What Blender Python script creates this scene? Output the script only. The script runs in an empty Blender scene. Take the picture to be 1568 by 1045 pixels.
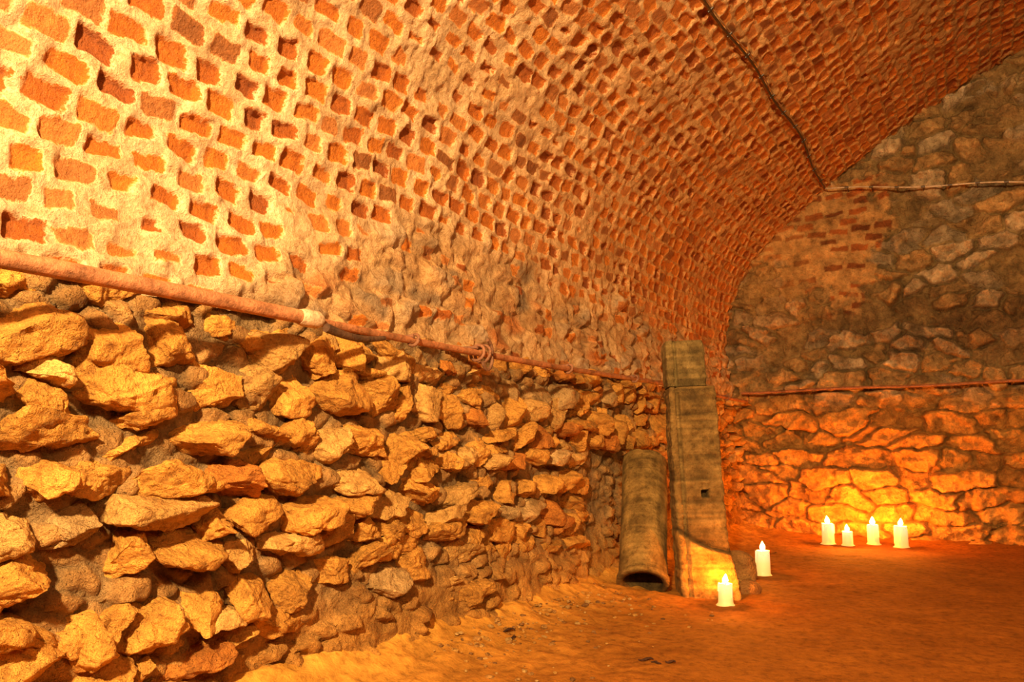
import bpy, bmesh, math
import numpy as np
rng=np.random.default_rng(11)
scene=bpy.context.scene
try:
    scene.view_settings.view_transform='Standard'
    scene.view_settings.look='None'
except Exception as e: print(e)

# ---------------------------------------------------------------- noise
def hsh(ix,iy,iz,seed=0):
    h=(ix*374761393+iy*668265263+iz*1442695041+seed*974711)&0xffffffff
    h=((h^(h>>13))*1274126177)&0xffffffff
    h=((h^(h>>15))*1103515245)&0xffffffff
    h=h^(h>>16)
    return h/4294967295.0
def vnoise(x,y,z,seed=0):
    x,y,z=np.broadcast_arrays(np.asarray(x,float),np.asarray(y,float),np.asarray(z,float))
    fx=np.floor(x);fy=np.floor(y);fz=np.floor(z)
    ix=fx.astype(np.int64);iy=fy.astype(np.int64);iz=fz.astype(np.int64)
    tx=x-fx;ty=y-fy;tz=z-fz
    tx=tx*tx*(3-2*tx);ty=ty*ty*(3-2*ty);tz=tz*tz*(3-2*tz)
    r=0
    for a in (0,1):
        wx=tx if a else 1-tx
        for b in (0,1):
            wy=ty if b else 1-ty
            for c in (0,1):
                wz=tz if c else 1-tz
                r=r+wx*wy*wz*hsh(ix+a,iy+b,iz+c,seed)
    return r*2-1
def fbm(x,y,z,octv=4,seed=0,gain=.5):
    r=0;a=1.0;t=0;f=1.0
    for o in range(octv):
        r=r+a*vnoise(np.asarray(x)*f,np.asarray(y)*f,np.asarray(z)*f,seed+o*17);t+=a;a*=gain;f*=2.03
    return r/t
def sstep(a,b,x):
    t=np.clip((x-a)/(b-a),0,1);return t*t*(3-2*t)
def voro(u,v,cu,cv,seed,jit=.8,pw=2.6,jv=None):
    jv=jit if jv is None else jv
    U=u/cu;V=v/cv
    r=np.floor(V).astype(np.int64)
    F1=np.full(U.shape,9.);F2=np.full(U.shape,9.);idr=np.zeros(U.shape);id2=np.zeros(U.shape)
    du=np.zeros(U.shape);dv=np.zeros(U.shape)
    for j in (-1,0,1):
        rr=r+j
        off=.5*(rr&1)
        c=np.floor(U-off).astype(np.int64)
        for i in (-1,0,1):
            cc=c+i
            h1=hsh(cc,rr,0*rr,seed);h2=hsh(cc,rr,0*rr+1,seed);h3=hsh(cc,rr,0*rr+2,seed)
            pu=cc+off+.5+(h1-.5)*jit;pv=rr+.5+(h2-.5)*jv
            a=(U-pu);b=(V-pv)
            d=(np.abs(a)**pw+np.abs(b)**pw)**(1/pw)
            m=d<F1
            F2=np.where(m,F1,np.minimum(F2,d))
            idr=np.where(m,h3,idr);id2=np.where(m,hsh(cc,rr,0*rr+3,seed),id2)
            du=np.where(m,a,du);dv=np.where(m,b,dv)
            F1=np.where(m,d,F1)
    return F1,F2,idr,id2,du,dv

def brickfield(s,y,rowh,pitch,mort,seed,warp=1.0):
    """signed inside-distance of irregular hand-laid bricks"""
    s=s+warp*.024*vnoise(y*1.7,s*1.1,0,seed)+warp*.012*fbm(y*14,s*14,3,2,seed+5)
    y=y+warp*.03*vnoise(y*1.3,s*2.1,5,seed+1)+warp*.014*fbm(y*14,s*14,9,2,seed+6)
    V=s/rowh;r=np.floor(V).astype(np.int64)
    off=.5*(r&1)+.45*(hsh(r,r*0,r*0,seed)-.5)
    U=y/pitch+off;c=np.floor(U).astype(np.int64)
    z0=r*0
    h=[hsh(c,r,z0+k,seed+3) for k in range(7)]
    u=(U-c-.5)*pitch-(h[0]-.5)*.018
    v=(V-r-.5)*rowh-(h[1]-.5)*.014
    a=(h[2]-.5)*.3
    u,v=u*np.cos(a)-v*np.sin(a),u*np.sin(a)+v*np.cos(a)
    hu=.5*pitch-mort*.5-h[3]**2*.020
    hv=.5*rowh-mort*.5-h[4]**2*.012
    rad=.014
    qx=np.abs(u)-(hu-rad);qy=np.abs(v)-(hv-rad)
    d=np.hypot(np.maximum(qx,0),np.maximum(qy,0))+np.minimum(np.maximum(qx,qy),0)-rad
    return -d,h[5],h[6],u,v

# ---------------------------------------------------------------- mesh helpers
def build(name,parts,mats,smooth=True,parent=None):
    V=[];L=[];S=[];M=[];col=[];edge=[];rnd=[];n=0;ls=0
    for p in parts:
        v,f,a=p
        v=np.asarray(v,float);f=np.asarray(f,np.int64)
        V.append(v);L.append((f+n).ravel());k=f.shape[1]
        S.append(ls+np.arange(len(f))*k);ls+=len(f)*k
        M.append(np.full(len(f),a.get('mat',0)))
        c=np.ones((len(v),4));c[:,:3]=a.get('Col',(.5,.5,.5));col.append(c)
        edge.append(np.broadcast_to(a.get('edge',0.),(len(v),)));rnd.append(np.broadcast_to(a.get('rnd',0.),(len(v),)))
        n+=len(v)
    V=np.concatenate(V);L=np.concatenate(L);S=np.concatenate(S);M=np.concatenate(M)
    me=bpy.data.meshes.new(name)
    me.vertices.add(len(V));me.vertices.foreach_set('co',V.ravel())
    me.loops.add(len(L));me.loops.foreach_set('vertex_index',L.astype(np.int32))
    me.polygons.add(len(S));me.polygons.foreach_set('loop_start',S.astype(np.int32))
    me.update(calc_edges=True)
    me.polygons.foreach_set('material_index',M.astype(np.int32))
    me.polygons.foreach_set('use_smooth',np.full(len(S),smooth,dtype=bool))
    at=me.attributes.new('Col','FLOAT_COLOR','POINT');at.data.foreach_set('color',np.clip(np.concatenate(col),0,1).ravel().astype(np.float32))
    at=me.attributes.new('edge','FLOAT','POINT');at.data.foreach_set('value',np.concatenate(edge).astype(np.float32))
    at=me.attributes.new('rnd','FLOAT','POINT');at.data.foreach_set('value',np.concatenate(rnd).astype(np.float32))
    for m in mats: me.materials.append(m)
    me.validate()
    ob=bpy.data.objects.new(name,me);scene.collection.objects.link(ob)
    if parent: ob.parent=parent
    return ob
def gridfaces(nu,nv,closeu=False,flip=False):
    i=np.arange(nu if closeu else nu-1);j=np.arange(nv-1)
    I,J=np.meshgrid(i,j,indexing='ij');I=I.ravel();J=J.ravel();I2=(I+1)%nu
    f=np.stack([I*nv+J,I2*nv+J,I2*nv+J+1,I*nv+J+1],1)
    return f[:,::-1] if flip else f
def tube(pts,rad,seg=12,rough=0.,seed=0,capped=True):
    P=np.asarray(pts,float);n=len(P);R=np.broadcast_to(rad,(n,))
    T=np.gradient(P,axis=0);T/=np.linalg.norm(T,axis=1)[:,None]
    up=np.array([0,0,1.]);
    if abs(T[:,2]).mean()>.8: up=np.array([1.,0,0])
    A=np.cross(T,up);A/=np.linalg.norm(A,axis=1)[:,None]+1e-9
    B=np.cross(A,T)
    t=np.linspace(0,2*np.pi,seg,endpoint=False)
    Vv=P[:,None]+(A[:,None]*np.cos(t)[None,:,None]+B[:,None]*np.sin(t)[None,:,None])*R[:,None,None]
    Vv=Vv.transpose(1,0,2).reshape(-1,3)
    if rough: 
        nn=fbm(Vv[:,0]*30,Vv[:,1]*30,Vv[:,2]*30,3,seed);Vv=Vv+ (nn*rough)[:,None]*np.array([1,0,.6])
    F=gridfaces(seg,n,True,True)
    if capped:
        Vv=np.vstack([Vv,P[0],P[-1]])
        q=[];
        for i in range(seg):
            k=(i+1)%seg
            q.append([i*n,k*n,len(Vv)-2,len(Vv)-2]);q.append([i*n+n-1,len(Vv)-1,len(Vv)-1,k*n+n-1])
        q=np.array(q)
        tri=[[a[0],a[1],a[2]] if a[2]==a[3] else [a[0],a[1],a[3]] for a in q]
        return [(Vv,F),(Vv,np.array(tri))]
    return [(Vv,F)]
def tubeparts(pts,rad,attr,**k):
    return [(v,f,attr) for v,f in tube(pts,rad,**k)]
def ico(sub):
    bm=bmesh.new();bmesh.ops.create_icosphere(bm,subdivisions=sub,radius=1)
    bm.verts.ensure_lookup_table()
    v=np.array([x.co[:] for x in bm.verts]);f=np.array([[q.index for q in x.verts] for x in bm.faces]);bm.free()
    return v/np.linalg.norm(v,axis=1)[:,None],f
ICO={k:ico(k) for k in (2,3,4,5)}
def rock(sub,dims,p=3.2,ncut=9,rough=.10,rot=None,lo=.72,hi=1.02,crag=0.):
    d,f=ICO[sub];dims=np.array(dims,float)
    r=(np.abs(d)**p).sum(1)**(-1/p);q=d*r[:,None]
    for k in range(ncut):
        n=rng.normal(size=3);n/=np.linalg.norm(n);o=rng.uniform(lo,hi)
        ds=np.maximum(q@n-o,0);q=q-ds[:,None]*n
    q=q*dims
    of=rng.uniform(0,100,3);m=dims.min()
    s1=.55/m
    nn=fbm(q[:,0]*s1+of[0],q[:,1]*s1+of[1],q[:,2]*s1+of[2],5,3,.6)
    rid=1-np.abs(vnoise(q[:,0]*s1*1.3+of[1],q[:,1]*s1*1.3,q[:,2]*s1*1.3+of[2],8))
    disp=(nn*2.4*rough+ (rid-.6)*rough*.9)*m
    if crag:
        a=fbm(q[:,0]*11+of[2],q[:,1]*11+of[0],q[:,2]*15+of[1],3,23,.55)
        st=np.round(a*3.2)/3.2
        disp=disp+crag*(.6*st+.4*a)
        b=1-np.abs(vnoise(q[:,0]*22+of[0],q[:,1]*22+of[1],q[:,2]*30,31))
        disp=disp-crag*.5*np.clip(b-.72,0,1)*3
        c=fbm(q[:,0]*45+of[1],q[:,1]*45,q[:,2]*45+of[0],2,37);disp=disp+.3*crag*c
    q=q+d*disp[:,None]
    if rot is not None:
        cx,sx=math.cos(rot[0]),math.sin(rot[0]);cy,sy=math.cos(rot[1]),math.sin(rot[1]);cz,sz=math.cos(rot[2]),math.sin(rot[2])
        Rx=np.array([[1,0,0],[0,cx,-sx],[0,sx,cx]]);Ry=np.array([[cy,0,sy],[0,1,0],[-sy,0,cy]]);Rz=np.array([[cz,-sz,0],[sz,cz,0],[0,0,1]])
        q=q@(Rz@Ry@Rx).T
    return q,f

# ---------------------------------------------------------------- materials
def newmat(name):
    m=bpy.data.materials.new(name);m.use_nodes=True
    nt=m.node_tree;bs=nt.nodes['Principled BSDF'];return m,nt,bs
def N(nt,t,**k):
    n=nt.nodes.new(t)
    for a,b in k.items(): setattr(n,a,b)
    return n
def noise(nt,scale,detail=6,rough=.6,vec=None):
    n=N(nt,'ShaderNodeTexNoise');n.inputs['Scale'].default_value=scale;n.inputs['Detail'].default_value=detail;n.inputs['Roughness'].default_value=rough
    if vec: nt.links.new(vec,n.inputs['Vector'])
    return n
def ramp(nt,src,stops):
    r=N(nt,'ShaderNodeValToRGB');e=r.color_ramp.elements
    while len(e)<len(stops): e.new(.5)
    for i,(p,c) in enumerate(stops): e[i].position=p;e[i].color=(*c,1)
    nt.links.new(src,r.inputs['Fac']);return r
def mix(nt,mode,fac,a,b):
    m=N(nt,'ShaderNodeMix',data_type='RGBA',blend_type=mode)
    for s,v in ((0,fac),(6,a),(7,b)):
        if hasattr(v,'links'): nt.links.new(v,m.inputs[s])
        elif isinstance(v,(int,float)): m.inputs[s].default_value=v
        else: m.inputs[s].default_value=(*v,1)
    return m.outputs[2]
def math_(nt,op,a,b=0.,c=None):
    m=N(nt,'ShaderNodeMath',operation=op)
    for i,v in enumerate((a,b)+((c,) if c is not None else ())):
        if hasattr(v,'links'): nt.links.new(v,m.inputs[i])
        else: m.inputs[i].default_value=v
    return m.outputs[0]
def bumps(nt,bs,hs):
    prev=None
    for h,st,di in hs:
        b=N(nt,'ShaderNodeBump');b.inputs['Strength'].default_value=st;b.inputs['Distance'].default_value=di
        nt.links.new(h,b.inputs['Height'])
        if prev: nt.links.new(prev,b.inputs['Normal'])
        prev=b.outputs['Normal']
    nt.links.new(prev,bs.inputs['Normal'])
def stone_mat(name,rough=.85,spec=.25,b1=.8,lo=.55,hi=1.25,s1=6,s2=28,s3=110,d1=.02,d2=.006):
    m,nt,bs=newmat(name)
    tc=N(nt,'ShaderNodeTexCoord').outputs['Object']
    at=N(nt,'ShaderNodeAttribute',attribute_name='Col')
    n1=noise(nt,s1,5,.6,tc);n2=noise(nt,s2,6,.7,tc);n3=noise(nt,s3,3,.6,tc)
    r1=ramp(nt,n1.outputs['Fac'],[(.3,(lo,lo*.92,lo*.8)),(.7,(hi,hi,hi*1.05))])
    r2=ramp(nt,n2.outputs['Fac'],[(.28,(.42,.36,.30)),(.5,(1,1,1)),(.75,(1.3,1.3,1.3))])
    c=mix(nt,'MULTIPLY',1.,at.outputs['Color'],r1.outputs[0]);c=mix(nt,'MULTIPLY',.9,c,r2.outputs[0])
    nt.links.new(c,bs.inputs['Base Color']);bs.inputs['Roughness'].default_value=rough
    bs.inputs['Specular IOR Level'].default_value=spec
    bumps(nt,bs,[(n2.outputs['Fac'],min(1,b1),d1),(n3.outputs['Fac'],b1*.7,d2)])
    return m
M_stone=stone_mat('rubble_stone',rough=.7,spec=.35,b1=1.,lo=.6,d1=.05,d2=.016,s2=20,s3=70)
M_back=stone_mat('back_masonry',rough=.7,spec=.35,b1=1.,lo=.5,d1=.055,d2=.018,s2=13,s3=50)
M_dirt=stone_mat('dirt_floor_mat',rough=.85,spec=.15,b1=.6,lo=.75,hi=1.15,s1=2.5,s2=22,s3=90)
M_conc=stone_mat('weathered_concrete',b1=1.,lo=.45,hi=1.3,s1=7,s2=30,s3=110,d1=.03,d2=.01)
M_rust=stone_mat('rusty_iron',rough=.6,spec=.5,b1=.5,lo=.5,hi=1.3,s1=14,s2=60,s3=200)
M_cable=stone_mat('cable_sheath',rough=.4,spec=.6,b1=.1)

M_vault,nt,bs=newmat('brick_vault_mat')
tc=N(nt,'ShaderNodeTexCoord').outputs['Object']
aE=N(nt,'ShaderNodeAttribute',attribute_name='edge').outputs['Fac'];aR=N(nt,'ShaderNodeAttribute',attribute_name='rnd').outputs['Fac']
aC=N(nt,'ShaderNodeAttribute',attribute_name='Col').outputs['Color']
nA=noise(nt,42,6,.7,tc);nB=noise(nt,9,5,.6,tc);nC=noise(nt,130,3,.6,tc);nD=noise(nt,3,4,.6,tc)
e=math_(nt,'ADD',aE,math_(nt,'MULTIPLY',math_(nt,'SUBTRACT',nA.outputs['Fac'],.5),.05))
e=math_(nt,'ADD',e,math_(nt,'MULTIPLY',math_(nt,'SUBTRACT',nB.outputs['Fac'],.5),.035))
mr=N(nt,'ShaderNodeMapRange',interpolation_type='SMOOTHSTEP');nt.links.new(e,mr.inputs[0]);mr.inputs[1].default_value=-.003;mr.inputs[2].default_value=.006
br=ramp(nt,aR,[(0,(.30,.070,.006)),(.3,(.50,.130,.007)),(.65,(.62,.185,.010)),(.88,(.58,.21,.05)),(1,(.27,.085,.014))])
bv=ramp(nt,nA.outputs['Fac'],[(.3,(.65,.6,.5)),(.6,(1.1,1.1,1.1))])
bc=mix(nt,'MULTIPLY',.8,br.outputs[0],bv.outputs[0])
mv=ramp(nt,nA.outputs['Fac'],[(.3,(.60,.48,.32)),(.52,(1,1,1)),(.75,(1.15,1.15,1.2))])
mv2=ramp(nt,nD.outputs['Fac'],[(.3,(.76,.66,.52)),(.65,(1.08,1.08,1.08))])
mc=mix(nt,'MULTIPLY',.95,aC,mv.outputs[0]);mc=mix(nt,'MULTIPLY',1.,mc,mv2.outputs[0])
nt.links.new(mix(nt,'MIX',mr.outputs[0],mc,bc),bs.inputs['Base Color'])
bs.inputs['Roughness'].default_value=.52;bs.inputs['Specular IOR Level'].default_value=.5
inv=math_(nt,'SUBTRACT',1.,mr.outputs[0])
bumps(nt,bs,[(inv,.6,.010),(nA.outputs['Fac'],.9,.03),(nC.outputs['Fac'],.6,.008)])

# ---------------------------------------------------------------- vault profile
BACK=9.0
half=[(-2.33,-.15),(-2.32,.35),(-2.31,.9),(-2.33,1.5),(-2.38,2.05),(-2.28,2.62),(-1.95,3.16),(-1.25,3.78),(-.6,4.22),(0,4.57),(.7,4.9),(1.3,5.08),(1.9,5.14)]
cp=np.array(half+[(3.8-x,z) for x,z in half[-2::-1]])
pp=np.vstack([2*cp[0]-cp[1],cp,2*cp[-1]-cp[-2]])
prof=[]
for i in range(1,len(pp)-2):
    t=np.linspace(0,1,40,endpoint=False)[:,None];a,b,c,d=pp[i-1:i+3]
    prof.append(.5*((2*b)+(-a+c)*t+(2*a-5*b+4*c-d)*t**2+(-a+3*b-3*c+d)*t**3))
prof=np.vstack(prof+[pp[-2][None]])
S=np.r_[0,np.cumsum(np.hypot(*np.diff(prof,axis=0).T))]
def profile(s):
    x=np.interp(s,S,prof[:,0]);z=np.interp(s,S,prof[:,1]);e=.03
    tx=np.interp(s+e,S,prof[:,0])-np.interp(s-e,S,prof[:,0]);tz=np.interp(s+e,S,prof[:,1])-np.interp(s-e,S,prof[:,1])
    l=np.hypot(tx,tz);return x,z,tz/l,-tx/l   # inward normal
kk=len(prof)//2
s15=np.interp(1.5,prof[:kk,1],S[:kk]);sX=np.interp(1.3,prof[:,0],S);ST=S[-1]
def basew(y,s): return .022*fbm(y*2.2,s*2.2,1,4,40)
def concat_ax(segs):
    out=[]
    for a,b,d in segs: out.append(np.arange(a,b,d))
    out.append([segs[-1][1]]);return np.concatenate(out)

# ceiling
sa=concat_ax([(s15-.02,sX,.0115),(sX,ST-s15,.045)])
ya=concat_ax([(-3,.6,.035),(.6,3.6,.0095),(3.6,BACK+.06,.0145)])
Sg,Yg=np.meshgrid(sa,ya,indexing='ij')
X0,Z0,NX,NZ=profile(Sg)
hi_=sstep(-1.6,-.6,X0)
mort=.027-.001*sstep(3,7.5,Yg)-.009*hi_*sstep(3,6,Yg)+.009*vnoise(Yg*.9,Sg*1.1,2,61)
E,R5,R6,bu,bv_=brickfield(Sg,Yg,.108,.160,mort,101)
patch=fbm(Yg*1.3,Sg*1.6,4,3,77)
E=E+.003-.018*sstep(.3,.5,patch)-np.where(R6<.04,.03,0)
zb=1.5+.58*sstep(1.9,3.0,Yg)+.05*vnoise(Yg*1.4,0,0,5)-.06*sstep(5,8,Yg)
T=1-sstep(-.12,.12,Z0-zb+.16*fbm(Yg*4,Sg*4,0,3,9)); T=np.where(Sg>ST/2,0,T)
b=sstep(-.002,.012,E)
fine=fbm(Yg*16,Sg*16,0,4,21);mid=fbm(Yg*5,Sg*5,0,3,22)
mh=.022*fine+.014*mid+.006
bh=-.009+.022*(R5-.5)+.008*fine+ (bu*(R6-.5)+bv_*(R5-.5))*.28
H=mh*(1-b)+bh*b
keep=(R6>.66)
E=E-.05*T*(~keep)-.010*T
wu=Yg+.05*fbm(Yg*7,Sg*7,0,3,31);wv=Sg+.04*fbm(Yg*7,Sg*7,4,3,32)
F1,F2,i1,i2,du,dv=voro(wu,wv,.25,.13,55,.9)
expo=sstep(-.3,.15,fbm(Yg*2.4,Sg*3,3,3,58)+.15*(i2-.5))
st=sstep(.02,.45,F2-F1)*expo
Hs=.0+st*(.012+.035*i1)+ (du*(i1-.5)+dv*(i2-.6))*.08*st+.036*fine+.025*mid
H=H*(1-T)+Hs*T+basew(Yg,Sg)
P=np.stack([X0+NX*H,Yg,Z0+NZ*H],-1).reshape(-1,3)
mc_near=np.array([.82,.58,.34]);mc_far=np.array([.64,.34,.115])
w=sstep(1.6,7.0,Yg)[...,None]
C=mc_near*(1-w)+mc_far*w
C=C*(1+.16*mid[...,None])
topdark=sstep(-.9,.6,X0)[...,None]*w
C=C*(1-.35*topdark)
stc=np.array([.54,.29,.12])*(.7+.5*i1[...,None]);stc=np.where((i2>.5)[...,None],np.array([.44,.31,.19])*(.6+.5*i1[...,None]),stc)
stc=np.where((i2<.22)[...,None],np.array([.54,.17,.03]),stc)
mt=np.array([.60,.36,.16])
Ct=mt*(1-st[...,None]*.85)+stc*st[...,None]*.85
Ct=Ct*(1+.4*mid[...,None]+.25*fine[...,None])
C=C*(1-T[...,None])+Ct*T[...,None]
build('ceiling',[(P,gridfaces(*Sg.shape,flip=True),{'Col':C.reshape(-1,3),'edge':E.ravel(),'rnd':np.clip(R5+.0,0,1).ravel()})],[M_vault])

# left wall : mortar backing + individual rubble stones, one object
sa=np.arange(0.0,s15+.012,.013);ya=concat_ax([(-3,.6,.04),(.6,BACK+.06,.013)])
Sg,Yg=np.meshgrid(sa,ya,indexing='ij');X0,Z0,NX,NZ=profile(Sg)
n4=fbm(Yg*9,Sg*9,0,4,61);n5=fbm(Yg*3,Sg*3,0,4,62)
F1,F2,i1,i2,du,dv=voro(Yg+.04*n4,Sg+.03*n5,.12,.075,155,.9);st=sstep(.02,.35,F2-F1)*(i2>.3)
low=1-sstep(.1,.55,Z0)
H=basew(Yg,Sg)+.04*n4+.02*n5+.09*low*sstep(2,3,Yg)-.02+st*(.01+.04*i1)
P=np.stack([X0+NX*H,Yg,Z0+NZ*H],-1).reshape(-1,3)
C=np.array([.30,.18,.07])*(1+.4*n4[...,None])
C=C*(1-.7*st[...,None])+np.array([.54,.27,.07])*(.7+.4*i1[...,None])*.7*st[...,None]
C=C*(1-low[...,None])+np.array([.54,.25,.045])*(1+.35*n4[...,None])*low[...,None]
parts=[(P,gridfaces(*Sg.shape,flip=True),{'Col':C.reshape(-1,3)})]
def stonecol():
    k=rng.random();v=rng.uniform(.80,1.12)
    if k<.72: c=(.74,.345,.058)
    elif k<.90: c=(.75,.41,.11)
    elif k<.94: c=(.58,.35,.13)
    else: c=(.62,.22,.03)
    return np.array(c)*v
z=.04;row=0
while z<1.42:
    rh=rng.uniform(.115,.195)
    if z+rh>1.48: rh=1.5-z
    y=-1.6+rng.uniform(0,.2)
    while y<BACK:
        wd=rng.uniform(.15,.36)*(1.0 if rng.random()<.75 else .6)
        if y>5: wd*=.85
        yc=y+wd/2;zc=z+rh/2+.06*float(vnoise(yc*.9,row*3.3,0,9))+rng.uniform(-.025,.025)
        y+=wd
        pm=.04
        if zc<.42 and yc>2.1: pm=.5
        if zc<.2 and yc>2: pm=.85
        if zc<1.0 and 4.85<yc<6.1: pm=1
        if yc>6.2: pm=max(pm,.1)
        if rng.random()<pm: continue
        sub=5 if yc<3.6 and yc>.5 else (4 if yc<6.5 else 3)
        if yc<.5: sub=3
        x0=float(profile(np.array(zc+.15))[0])
        cells=[(zc,rh)]
        if rng.random()<.3 and rh>.14: cells=[(zc+rh*.26,rh*.5),(zc-rh*.26,rh*.46)]
        for (zz,hh) in cells:
            dep=rng.uniform(.09,.185)*(1.0 if hh>.1 else .85)
            if zc>1.3: dep*=.72
            q,f=rock(sub,(dep,wd*.5*1.04,hh*.5*1.10),p=rng.uniform(4.,8.),ncut=17,rough=.085,lo=.60,hi=1.12,crag=.019,
                     rot=(rng.normal(0,.18),rng.normal(.12,.17),rng.normal(0,.20)))
            q=q+np.array([x0-.03+rng.uniform(-.02,.02),yc,zz])
            parts.append((q,f,{'Col':stonecol()}))
    z+=rh*.98;row+=1
print('left parts',len(parts))
build('wall_left',parts,[M_stone])

# right wall (out of frame) and back wall
sa=np.arange(ST-s15-.02,ST+.001,.06);ya=np.arange(-3,BACK+.1,.06)
Sg,Yg=np.meshgrid(sa,ya,indexing='ij');X0,Z0,NX,NZ=profile(Sg)
F1,F2,i1,i2,du,dv=voro(Yg,Sg,.28,.17,91);st=sstep(.03,.3,F2-F1);H=st*(.04+.05*i1)
P=np.stack([X0+NX*H,Yg,Z0+NZ*H],-1).reshape(-1,3)
build('wall_right',[(P,gridfaces(*Sg.shape,flip=True),{'Col':(np.array([.55,.28,.07])*(.6+.5*i1[...,None]*st[...,None])).reshape(-1,3)})],[M_stone])

xa=concat_ax([(-2.6,1.3,.012),(1.3,6.3,.05)]);za=np.arange(-.12,5.25,.012)
Xg,Zg=np.meshgrid(xa,za,indexing='ij')
fine=fbm(Xg*14,Zg*14,0,4,5);mid=fbm(Xg*3,Zg*3,0,4,6)
wx=Xg+.16*fbm(Xg*4,Zg*4,0,4,11);wz=Zg+.075*fbm(Xg*4,Zg*4,7,4,12)+.04*vnoise(Xg*1.3,Zg*2,0,44)
# lower coursed rubble
A1,A2,j1,j2,du,dv=voro(wx,wz,.46,.185,13,.85,3.8,.55)
sA=sstep(.0,.13,A2-A1);HA=sA*(.03+.09*j1)+(du*(j1-.5)*.15+dv*(j2-.3)*.15)*sA+.05*fine+.04*mid
HA=HA+.022*np.round(fbm(Xg*6,Zg*10,2,3,92)*3)/3
# upper rubble
B1,B2,k1,k2,du2,dv2=voro(wx+3,wz,.33,.19,19,.9,3.0)
expo=sstep(-.45,.05,fbm(Xg*2.1,Zg*2.6,5,3,88)+.4*(k2-.5))
sB=sstep(.0,.22,B2-B1)*expo;HB=sB*(.03+.11*k1)+(du2*(k1-.5)+dv2*(k2-.4))*.14*sB+.06*fine+.06*mid
HB=HB+.02*np.round(fbm(Xg*7,Zg*10,5,3,93)*3)/3
up=sstep(1.30,1.65,Zg+.15*mid)
H=HA*(1-up)+HB*up
CA=np.array([.70,.30,.050])*(.70+.45*j1[...,None])*(.66+.34*sA[...,None])*(1+.35*fine[...,None])
CA=np.where((j2>.82)[...,None],CA*np.array([.9,1.05,1.3]),CA)
CBs=np.where((k2>.60)[...,None],np.array([.58,.43,.24]),np.array([.50,.30,.11]))*(.6+.6*k1[...,None])
CBm=np.array([.35,.22,.08])*(1+.4*mid[...,None])
CB=CBm*(1-sB[...,None])+CBs*sB[...,None];CB=CB*(1+.4*fine[...,None])
C=CA*(1-up[...,None])+CB*up[...,None]
# patched brickwork beside the vault springing
E,r5,r6,_,_=brickfield(Zg+.02,Xg,.105,.235,.024,303,1.3)
pm=sstep(.0,.2,1-np.hypot((Xg+1.20)/.70,(Zg-3.2)/.75)+.50*mid+.25*fine)
bm_=sstep(0,.012,E)*(r6>.40)
Cbr=np.array([.42,.115,.02])*(.5+.7*r5[...,None]);Cmo=np.array([.60,.33,.11])*(1+.3*fine[...,None])
Hbr=.035+.014*bm_*(r5-.2)+.022*fine+.03*mid
C=C*(1-pm[...,None])+(Cmo*(1-bm_[...,None])+Cbr*bm_[...,None])*pm[...,None];H=H*(1-pm)+Hbr*pm
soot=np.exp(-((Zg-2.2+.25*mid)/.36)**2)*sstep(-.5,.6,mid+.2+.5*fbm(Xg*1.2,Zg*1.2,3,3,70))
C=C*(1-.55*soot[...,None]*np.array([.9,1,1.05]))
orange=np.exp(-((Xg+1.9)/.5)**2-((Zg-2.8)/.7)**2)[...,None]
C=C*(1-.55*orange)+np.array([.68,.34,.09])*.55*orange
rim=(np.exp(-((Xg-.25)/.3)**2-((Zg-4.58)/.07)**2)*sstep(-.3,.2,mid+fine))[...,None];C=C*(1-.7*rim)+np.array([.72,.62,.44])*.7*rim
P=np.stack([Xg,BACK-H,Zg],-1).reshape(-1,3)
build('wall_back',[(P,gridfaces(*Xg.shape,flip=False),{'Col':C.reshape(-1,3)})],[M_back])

# floor
def floor_h(x,y):
    x=np.asarray(x,float);y=np.asarray(y,float)
    return .012*fbm(x*1.5,y*1.5,0,3,15)+.006*fbm(x*9,y*9,0,3,16)+.16*np.exp(-np.maximum(x+2.3,0)/.22)+.05*np.exp(-np.maximum(9.0-y,0)/.2)
xa=concat_ax([(-2.5,0,.018),(0,6.2,.06)]);ya=concat_ax([(-3,2.4,.05),(2.4,BACK+.05,.018)])
Xg,Yg=np.meshgrid(xa,ya,indexing='ij')
gr=fbm(Xg*14,Yg*14,0,4,18)
ed=np.exp(-np.maximum(Xg+2.3,0)/.45)
P=np.stack([Xg,Yg,floor_h(Xg,Yg)+gr*(.003+.026*ed)],-1).reshape(-1,3)
C=np.array([.28,.092,.008])*(1+.2*gr[...,None]);C=C*(1-ed[...,None])+np.array([.62,.31,.05])*(1+.4*gr[...,None])*ed[...,None]
build('floor',[(P,gridfaces(*Xg.shape),{'Col':C.reshape(-1,3)})],[M_dirt])

# rubble scattered along the foot of the wall
CAND=[(-1.385,4.97,.135,.046,1.0),(-1.43,6.18,.19,.052,1.15),(-1.30,8.38,.20,.058,1.3),(-1.12,8.36,.135,.05,1.2),(-.915,8.58,.19,.055,1.4),(-.66,8.50,.205,.060,1.3)]
parts=[]
for i in range(420):
    y=rng.uniform(2.8,7.5) if i>300 else rng.uniform(2.9,5.0)
    x=-2.18+abs(rng.exponential(.20))
    if x>-1.3: continue
    s=rng.choice([.005,.009,.014],p=[.5,.36,.14])*rng.uniform(.7,1.2)
    if math.hypot(x+1.64,y-5.2)<.36 or math.hypot(x+2.0,y-5.15)<.36: continue
    if any(math.hypot(x-c[0],y-c[1])<.12 for c in CAND): continue
    q,f=rock(2,(s*1.3,s,s*.7),p=5,rough=.2,rot=(0,0,rng.uniform(0,6)))
    q=q+np.array([x,y,float(floor_h(x,y))+s*.15])
    c=np.array([(.6,.32,.07),(.5,.25,.06),(.62,.38,.12),(.30,.14,.04)][rng.integers(4)])
    parts.append((q,f,{'Col':c}))
build('rubble_debris',parts,[M_stone])
parts=[]
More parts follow.
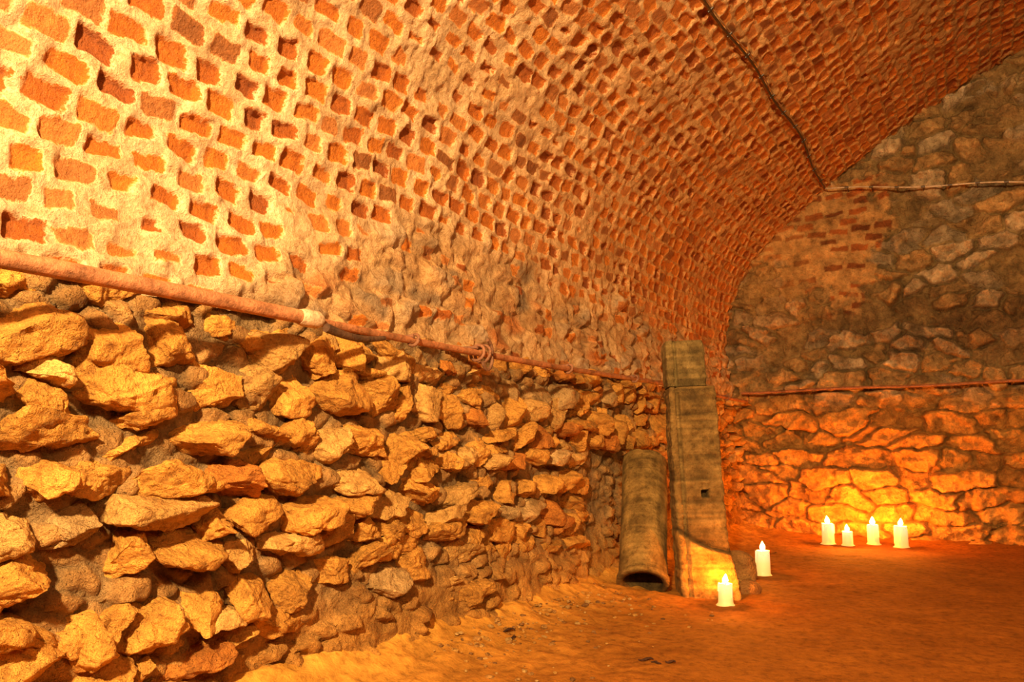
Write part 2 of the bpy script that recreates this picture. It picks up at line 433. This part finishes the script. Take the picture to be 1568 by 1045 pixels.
for (x,y,a,l) in [(-1.36,3.53,.3,.07),(-1.30,3.50,2.7,.06),(-1.25,3.55,.0,.05),(-2.07,3.50,1.2,.08),(-2.0,3.42,1.7,.06)]:
    t=np.linspace(-.5,.5,9)
    px=x+t*l*math.cos(a);py=y+t*l*math.sin(a)+.010*np.sin(t*7)
    pz=floor_h(px,py)+.006+.004*np.sin(t*5+a)
    parts+=tubeparts(np.stack([px,py,pz],1),.0025+.004*(1-np.abs(2*t)),{'Col':(.08,.03,.012)},seg=6)
build('dry_twigs',parts,[M_stone])

# ---------------------------------------------------------------- iron pipe on left wall
parts=[]
def zy(y): return 1.455+.012*np.sin(y*1.3)
PX=-2.12
y=np.linspace(-2.6,2.12,60);parts+=tubeparts(np.stack([PX+0*y,y,zy(y)],1),.026,{'Col':(.46,.19,.08)},rough=.003,seg=16)
y=np.linspace(2.06,2.17,6);parts+=tubeparts(np.stack([PX+0*y,y,zy(y)],1),np.array([.028,.034,.034,.034,.034,.024]),{'Col':(.66,.46,.28)},seg=16)
y=np.linspace(2.1,8.78,160);parts+=tubeparts(np.stack([PX-.01+.012*np.sin(y*2.1),y,zy(y)],1),.0165,{'Col':(.42,.16,.06)},rough=.004,seg=12)
for yy,rr in ((3.32,.045),(3.27,.04),(2.75,.026),(4.3,.026),(5.4,.024),(6.6,.024),(.2,.034),(7.9,.024)):
    t=np.linspace(0,2*np.pi,20);parts+=tubeparts(np.stack([PX+rr*np.cos(t),yy+.01*np.sin(t),zy(yy)+rr*np.sin(t)],1),.008,{'Col':(.28,.12,.06)},seg=8)
    t=np.linspace(0,1,6);parts+=tubeparts(np.stack([PX-.20*t,yy+0*t,zy(yy)+rr*.7+0*t],1),.009,{'Col':(.25,.11,.06)},seg=8)
t=np.linspace(0,1,14);parts+=tubeparts(np.stack([PX+.04+0*t,2.16+.34*t,zy(2.2)-.03-.02*np.sin(t*3.1)],1),.015*(1-.6*t)+.004,{'Col':(.08,.035,.015)},seg=8)
t=np.linspace(0,4.2,16);parts+=tubeparts(np.stack([PX+.04+0*t,3.30+.05*np.sin(t),zy(3.3)-.01+.075*np.cos(t)],1),.009,{'Col':(.22,.10,.05)},seg=8)
build('iron_pipe',parts,[M_rust])
x=np.linspace(-2.2,5.9,120);parts=tubeparts(np.stack([x,8.80+.01*np.sin(x*3),1.545+.012*(x+2)+.006*np.sin(x*4)],1),.015,{'Col':(.34,.12,.04)},rough=.003,seg=10)
for xx in (-1.9,-.9,.1,1.2,2.4,3.8):
    t=np.linspace(0,1,5);parts+=tubeparts(np.stack([xx+0*t,8.80+.19*t,1.545+.012*(xx+2)+0*t],1),.010,{'Col':(.22,.1,.05)},seg=8)
build('iron_rod',parts,[M_rust])
# electric cable: vault run then along back wall
parts=[]
yv=np.linspace(-2.8,8.84,120);xv=-1.25+.03*np.sin(yv*1.1)+.012*np.sin(yv*3.7)
sv=np.interp(xv,prof[:,0][20:],S[20:])
px,pz,nx,nz=profile(sv);c=np.stack([px+nx*.04,yv,pz+nz*.04],1)
parts+=tubeparts(c,.009,{'Col':(.05,.025,.012)},seg=8)
px2,pz2,nx2,nz2=profile(sv+.020);parts+=tubeparts(np.stack([px2+nx2*.038,yv,pz2+nz2*.038],1),.005,{'Col':(.40,.24,.12)},seg=8)
xb=np.linspace(c[-1,0],5.6,110);zb_=c[-1,2]-.02-.13*(xb-xb[0])+.012*np.sin(xb*5)
parts+=tubeparts(np.vstack([[c[-1]+[0,0,.0]],np.stack([xb,8.80+0*xb,zb_],1)[1:]]),.008,{'Col':(.55,.42,.28)},seg=8)
for k in range(4,120,4):
    a=c[k];t=np.linspace(-.016,.026,5);s_=sv[k]+t
    qx,qz,mx,mz=profile(s_);parts+=tubeparts(np.stack([qx+mx*.041,yv[k]+0*t,qz+mz*.041],1),.009,{'Col':(.04,.025,.015)},seg=6)
for xx in np.arange(-1.0,5.5,.24):
    zz=np.interp(xx,xb,zb_);t=np.linspace(-.02,.02,3);parts+=tubeparts(np.stack([xx+t,8.80+0*t,zz+0*t],1),.012,{'Col':(.08,.05,.03)},seg=6)
    t=np.linspace(0,.17,3);parts+=tubeparts(np.stack([xx+0*t,8.81+t,zz+0*t],1),.005,{'Col':(.08,.05,.03)},seg=6)
build('electric_cable',parts,[M_cable])

# ---------------------------------------------------------------- concrete post (two stacked pieces)
def rrect(w,d,r,step=.008):
    pts=[]
    cs=[(w/2-r,-d/2+r,-90),(w/2-r,d/2-r,0),(-w/2+r,d/2-r,90),(-w/2+r,-d/2+r,180)]
    for cx,cy,a0 in cs:
        for t in np.linspace(a0,a0+90,5): pts.append((cx+r*math.cos(math.radians(t)),cy+r*math.sin(math.radians(t))))
    pts=np.array(pts+[pts[0]]);l=np.r_[0,np.cumsum(np.hypot(*np.diff(pts,axis=0).T))]
    s=np.linspace(0,l[-1],int(l[-1]/step),endpoint=False)
    return np.stack([np.interp(s,l,pts[:,0]),np.interp(s,l,pts[:,1])],1)
def loft(w,d,z0,z1,seed,col,xoff=0,hole=None,groove=None,diag=False,r=.02,taper=0.):
    c=rrect(w,d,r);zs=np.r_[z0,np.arange(z0+.004,z1-.003,.008),z1]
    Zl=np.broadcast_to(zs,(len(c),len(zs)));Xl=np.broadcast_to(c[:,:1],Zl.shape).copy();Yl=np.broadcast_to(c[:,1:],Zl.shape).copy()
    endr=1-.03*((Zl<z0+.002)|(Zl>z1-.002))
    Xl*=endr;Yl*=endr
    n=fbm(Xl*20,Yl*20,Zl*20,4,seed);n2=fbm(Xl*5,Yl*5,Zl*5,3,seed+1)
    lay=fbm(Xl*3,Yl*3,Zl*60,2,seed+3)
    k=1+(n*.05+n2*.06+lay*.03)+taper*(1-(Zl-z0)/(z1-z0))
    chip=sstep(.2,.55,n2)*.06
    endchip=(sstep(z1-.04,z1,Zl)+sstep(z0+.04,z0,Zl))*np.clip(fbm(Xl*9,Yl*9,Zl*9,2,seed+8)+.2,0,1)*.09
    front=Yl<-d/2*.8
    Xl=Xl*(k-chip-endchip);Yl=Yl*(k-chip-endchip)
    if groove is not None: Yl=np.where(front&(np.abs(Xl-groove)<.011),Yl+.03,Yl)
    C=np.array(col)*(1+.45*n[...,None]+.5*n2[...,None]+.5*lay[...,None])
    C=C*(1-.4*sstep(.1,.5,fbm(Xl*4+5,Yl*4,Zl*3,3,seed+21))[...,None])
    if hole:
        m=front&(np.abs(Xl-hole[0])<hole[2])&(np.abs(Zl-hole[1])<hole[2]);Yl=np.where(m,Yl+.09,Yl);C=np.where(m[...,None],C*.3,C)
    if diag:
        ln=.33-.45*Xl+.9*Xl*Xl
        below=sstep(0,.02,ln-Zl);pro=np.where(front,below*.03,0);Yl=Yl-pro
        # broken foot flares out toward the right
        Xl=Xl+.045*sstep(.40,.0,Zl)*(Xl>0)*(Xl/.15)
        C=C*(1-below[...,None])+np.array([.48,.25,.055])*(1+.5*n[...,None]+.5*lay[...,None])*below[...,None]
        line=np.exp(-((ln-Zl+.014)/.014)**2)[...,None]*front[...,None];C=C*(1-.7*line)
    Xl=Xl+xoff
    v=np.stack([Xl,Yl,Zl],-1).reshape(-1,3);nn=len(c);m=len(zs)
    f=gridfaces(nn,m,True)
    v2=np.vstack([v,[xoff,0,z0],[xoff,0,z1]]);Cc=np.vstack([C.reshape(-1,3),col,col])
    tri=[]
    for i in range(nn):
        j=(i+1)%nn;tri.append([j*m,i*m,len(v2)-2]);tri.append([i*m+m-1,j*m+m-1,len(v2)-1])
    return [(v2,f,{'Col':Cc}),(v2,np.array(tri),{'Col':Cc})]
parts=[]
parts+=loft(.315,.25,-.03,1.37,7,(.29,.175,.05),hole=(.04,.66,.024),groove=-.105,diag=True,taper=.04)
parts+=loft(.265,.22,1.375,1.69,9,(.26,.18,.06),xoff=-.028,groove=-.07)
post=build('concrete_post',parts,[M_conc])
post.location=(-1.60,5.22,0);post.rotation_euler=(math.radians(-3.2),math.radians(-1.8),math.radians(27))

# clay pipe leaning against wall
def pipe():
    L=1.0;ro=.160;ri=.130;nt_=120;zs=np.arange(0,L+.001,.0085)
    t=np.linspace(0,2*np.pi,nt_,endpoint=False)
    Tt,Zz=np.meshgrid(t,zs,indexing='ij')
    n=fbm(np.cos(Tt)*3,np.sin(Tt)*3,Zz*12,4,71);n2=fbm(np.cos(Tt),np.sin(Tt),Zz*4,3,72);lay=fbm(np.cos(Tt)*.6,np.sin(Tt)*.6,Zz*55,2,73)
    rr=ro*(1+.03*n+.03*n2+.015*lay)+.012*sstep(.05,.03,Zz)
    hole=(np.abs(Tt-4.95)<.15)&(np.abs(Zz-.36)<.022);rr=np.where(hole,rr-.03,rr)
    Co=np.array([.32,.19,.05])*(1+.4*n[...,None]+.5*n2[...,None]+.45*lay[...,None]);Co=np.where(hole[...,None],Co*.3,Co)
    vo=np.stack([rr*np.cos(Tt),rr*np.sin(Tt),Zz+.03*n2*sstep(L-.1,L,Zz)],-1).reshape(-1,3)
    vi=np.stack([ri*np.cos(Tt),ri*np.sin(Tt),Zz],-1).reshape(-1,3)
    n_=len(vo);m=len(zs);v=np.vstack([vo,vi]);fo=gridfaces(nt_,m,True);fi=gridfaces(nt_,m,True,True)+n_
    q=[]
    for i in range(nt_):
        j=(i+1)%nt_;q.append([i*m,n_+i*m,n_+j*m,j*m]);q.append([i*m+m-1,j*m+m-1,n_+j*m+m-1,n_+i*m+m-1])
    f=np.vstack([fo,fi,np.array(q)])
    return [(v,f,{'Col':np.vstack([Co.reshape(-1,3),Co.reshape(-1,3)*.35])})]
from mathutils import Vector
po=build('clay_pipe',pipe(),[M_conc])
B=Vector((-1.92,4.96,.085));Tp=Vector((-2.13,5.60,.90))
po.location=B;po.rotation_euler=(Tp-B).to_track_quat('Z','Y').to_euler()
# broken rounded fragment beside the post
q,f=rock(5,(.13,.075,.17),p=2.5,rough=.06,ncut=3,lo=.8,rot=(.30,.12,.4),crag=.006);q=q+np.array([-1.46,5.52,.10])
q2,f2=rock(4,(.09,.07,.05),p=2.5,rough=.10,rot=(.1,.1,.9));q2=q2+np.array([-1.36,5.43,.035])
build('broken_stone_fragment',[(q,f,{'Col':(.40,.19,.045)}),(q2,f2,{'Col':(.38,.17,.04)})],[M_stone])

# ---------------------------------------------------------------- candles
Mw,nt,bs=newmat('candle_wax')
bs.inputs['Base Color'].default_value=(.80,.60,.34,1);bs.inputs['Roughness'].default_value=.45
bs.inputs['Subsurface Weight'].default_value=.4;bs.inputs['Subsurface Radius'].default_value=(.05,.025,.01);bs.inputs['Subsurface Scale'].default_value=.5
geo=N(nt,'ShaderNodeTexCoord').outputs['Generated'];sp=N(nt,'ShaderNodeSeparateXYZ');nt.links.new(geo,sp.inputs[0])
er=ramp(nt,sp.outputs['Z'],[(0,(.9,.34,.05)),(.5,(1,.56,.16)),(1,(1,.85,.5))]);nt.links.new(er.outputs[0],bs.inputs['Emission Color']);bs.inputs['Emission Strength'].default_value=.75  # emission gradient stands in for flame light glowing through the wax
Mf,nt,bs=newmat('flame')
bs.inputs['Base Color'].default_value=(1,.6,.2,1);bs.inputs['Emission Color'].default_value=(1,.27,.018,1);bs.inputs['Emission Strength'].default_value=1250
Mk,nt,bs=newmat('wick');bs.inputs['Base Color'].default_value=(.02,.015,.01,1)
def lathe(pr,seg=36,wob=0,seed=0):
    pr=np.array(pr);t=np.linspace(0,2*np.pi,seg,endpoint=False);Tt,J=np.meshgrid(t,np.arange(len(pr)),indexing='ij')
    r=pr[J,0];zz=pr[J,1]
    if wob: 
        n=vnoise(np.cos(Tt)*2,np.sin(Tt)*2,zz*8,seed);r=r*(1+wob*n);zz=zz+wob*.12*n*(zz>pr[:,1].max()*.7)
    return np.stack([r*np.cos(Tt),r*np.sin(Tt),zz],-1).reshape(-1,3),gridfaces(seg,len(pr),True)
def candle(x,y,h,r,seed,fl=1.0):
    e=bpy.data.objects.new('pillar_candle',None);scene.collection.objects.link(e)
    z=float(floor_h(x,y));e.location=(x,y,z-.004);e.rotation_euler=(0,0,seed)
    pr=[(0,0),(r*1.25,0),(r*1.3,.004),(r*1.12,.010),(r,.02)]+[(r*(1-.01*k),.02+(h-.03)*k/8) for k in range(1,9)]+[(r*.97,h-.004),(r*.90,h),(r*.80,h-.004),(r*.6,h-.014),(r*.2,h-.018),(0,h-.018)]
    v,f=lathe(pr,wob=.05,seed=seed)
    parts=[(v,f,{})]
    for k in range(3):  # wax drips
        a=rng.uniform(0,6.28);t=np.linspace(0,1,8);L=rng.uniform(.3,.8)*h
        parts+=tubeparts(np.stack([r*.99*np.cos(a)+0*t,r*.99*np.sin(a)+0*t,h-.006-L*t],1),r*.10*(.6+.5*t),{},seg=8)
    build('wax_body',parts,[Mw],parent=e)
    t=np.linspace(0,1,5);build('wick',tubeparts(np.stack([.003*t,0*t,h-.02+.03*t],1),.0016,{},seg=6),[Mk],parent=e)
    hf=.055*fl;zz=np.linspace(0,1,14);rf=.0185*fl*np.sin(np.pi*zz**.62)**.9*(1-.25*zz);rf[0]=0;rf[-1]=0
    v,f=lathe(np.stack([rf,h+.002+hf*zz],1),seg=18);v[:,0]+=.006*((v[:,2]-h)/hf)**2
    build('flame',[(v,f,{})],[Mf],parent=e)
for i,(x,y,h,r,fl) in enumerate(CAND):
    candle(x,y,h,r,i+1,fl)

# ---------------------------------------------------------------- lights
def area(name,loc,tgt,size,power,col):
    l=bpy.data.lights.new(name,'AREA');l.shape='DISK';l.size=size;l.energy=power;l.color=col
    o=bpy.data.objects.new(name,l);scene.collection.objects.link(o);o.location=loc
    o.rotation_euler=(Vector(tgt)-Vector(loc)).to_track_quat('-Z','Y').to_euler()
area('camera_flash',(.0,-1.4,2.85),(-2.1,3.4,2.1),.20,680,(1,.68,.31))  # acts as the camera flash, set behind and above the camera
area('bounce_fill',(1.8,.5,2.6),(-1.0,8.6,3.2),1.0,105,(1,.60,.24))  # added fill with no source in the cellar, brightens the upper back wall
w=bpy.data.worlds.new('world');scene.world=w;w.use_nodes=True
w.node_tree.nodes['Background'].inputs[0].default_value=(1,.50,.17,1);w.node_tree.nodes['Background'].inputs[1].default_value=.18

# ---------------------------------------------------------------- camera
cam=bpy.data.cameras.new('camera');co=bpy.data.objects.new('camera',cam);scene.collection.objects.link(co)
co.location=(0,0,1.0);cam.sensor_width=36;cam.lens=36*1235/1620;cam.clip_start=.05
co.rotation_euler=(math.radians(90+7.38),0,math.radians(30.4))
scene.camera=co
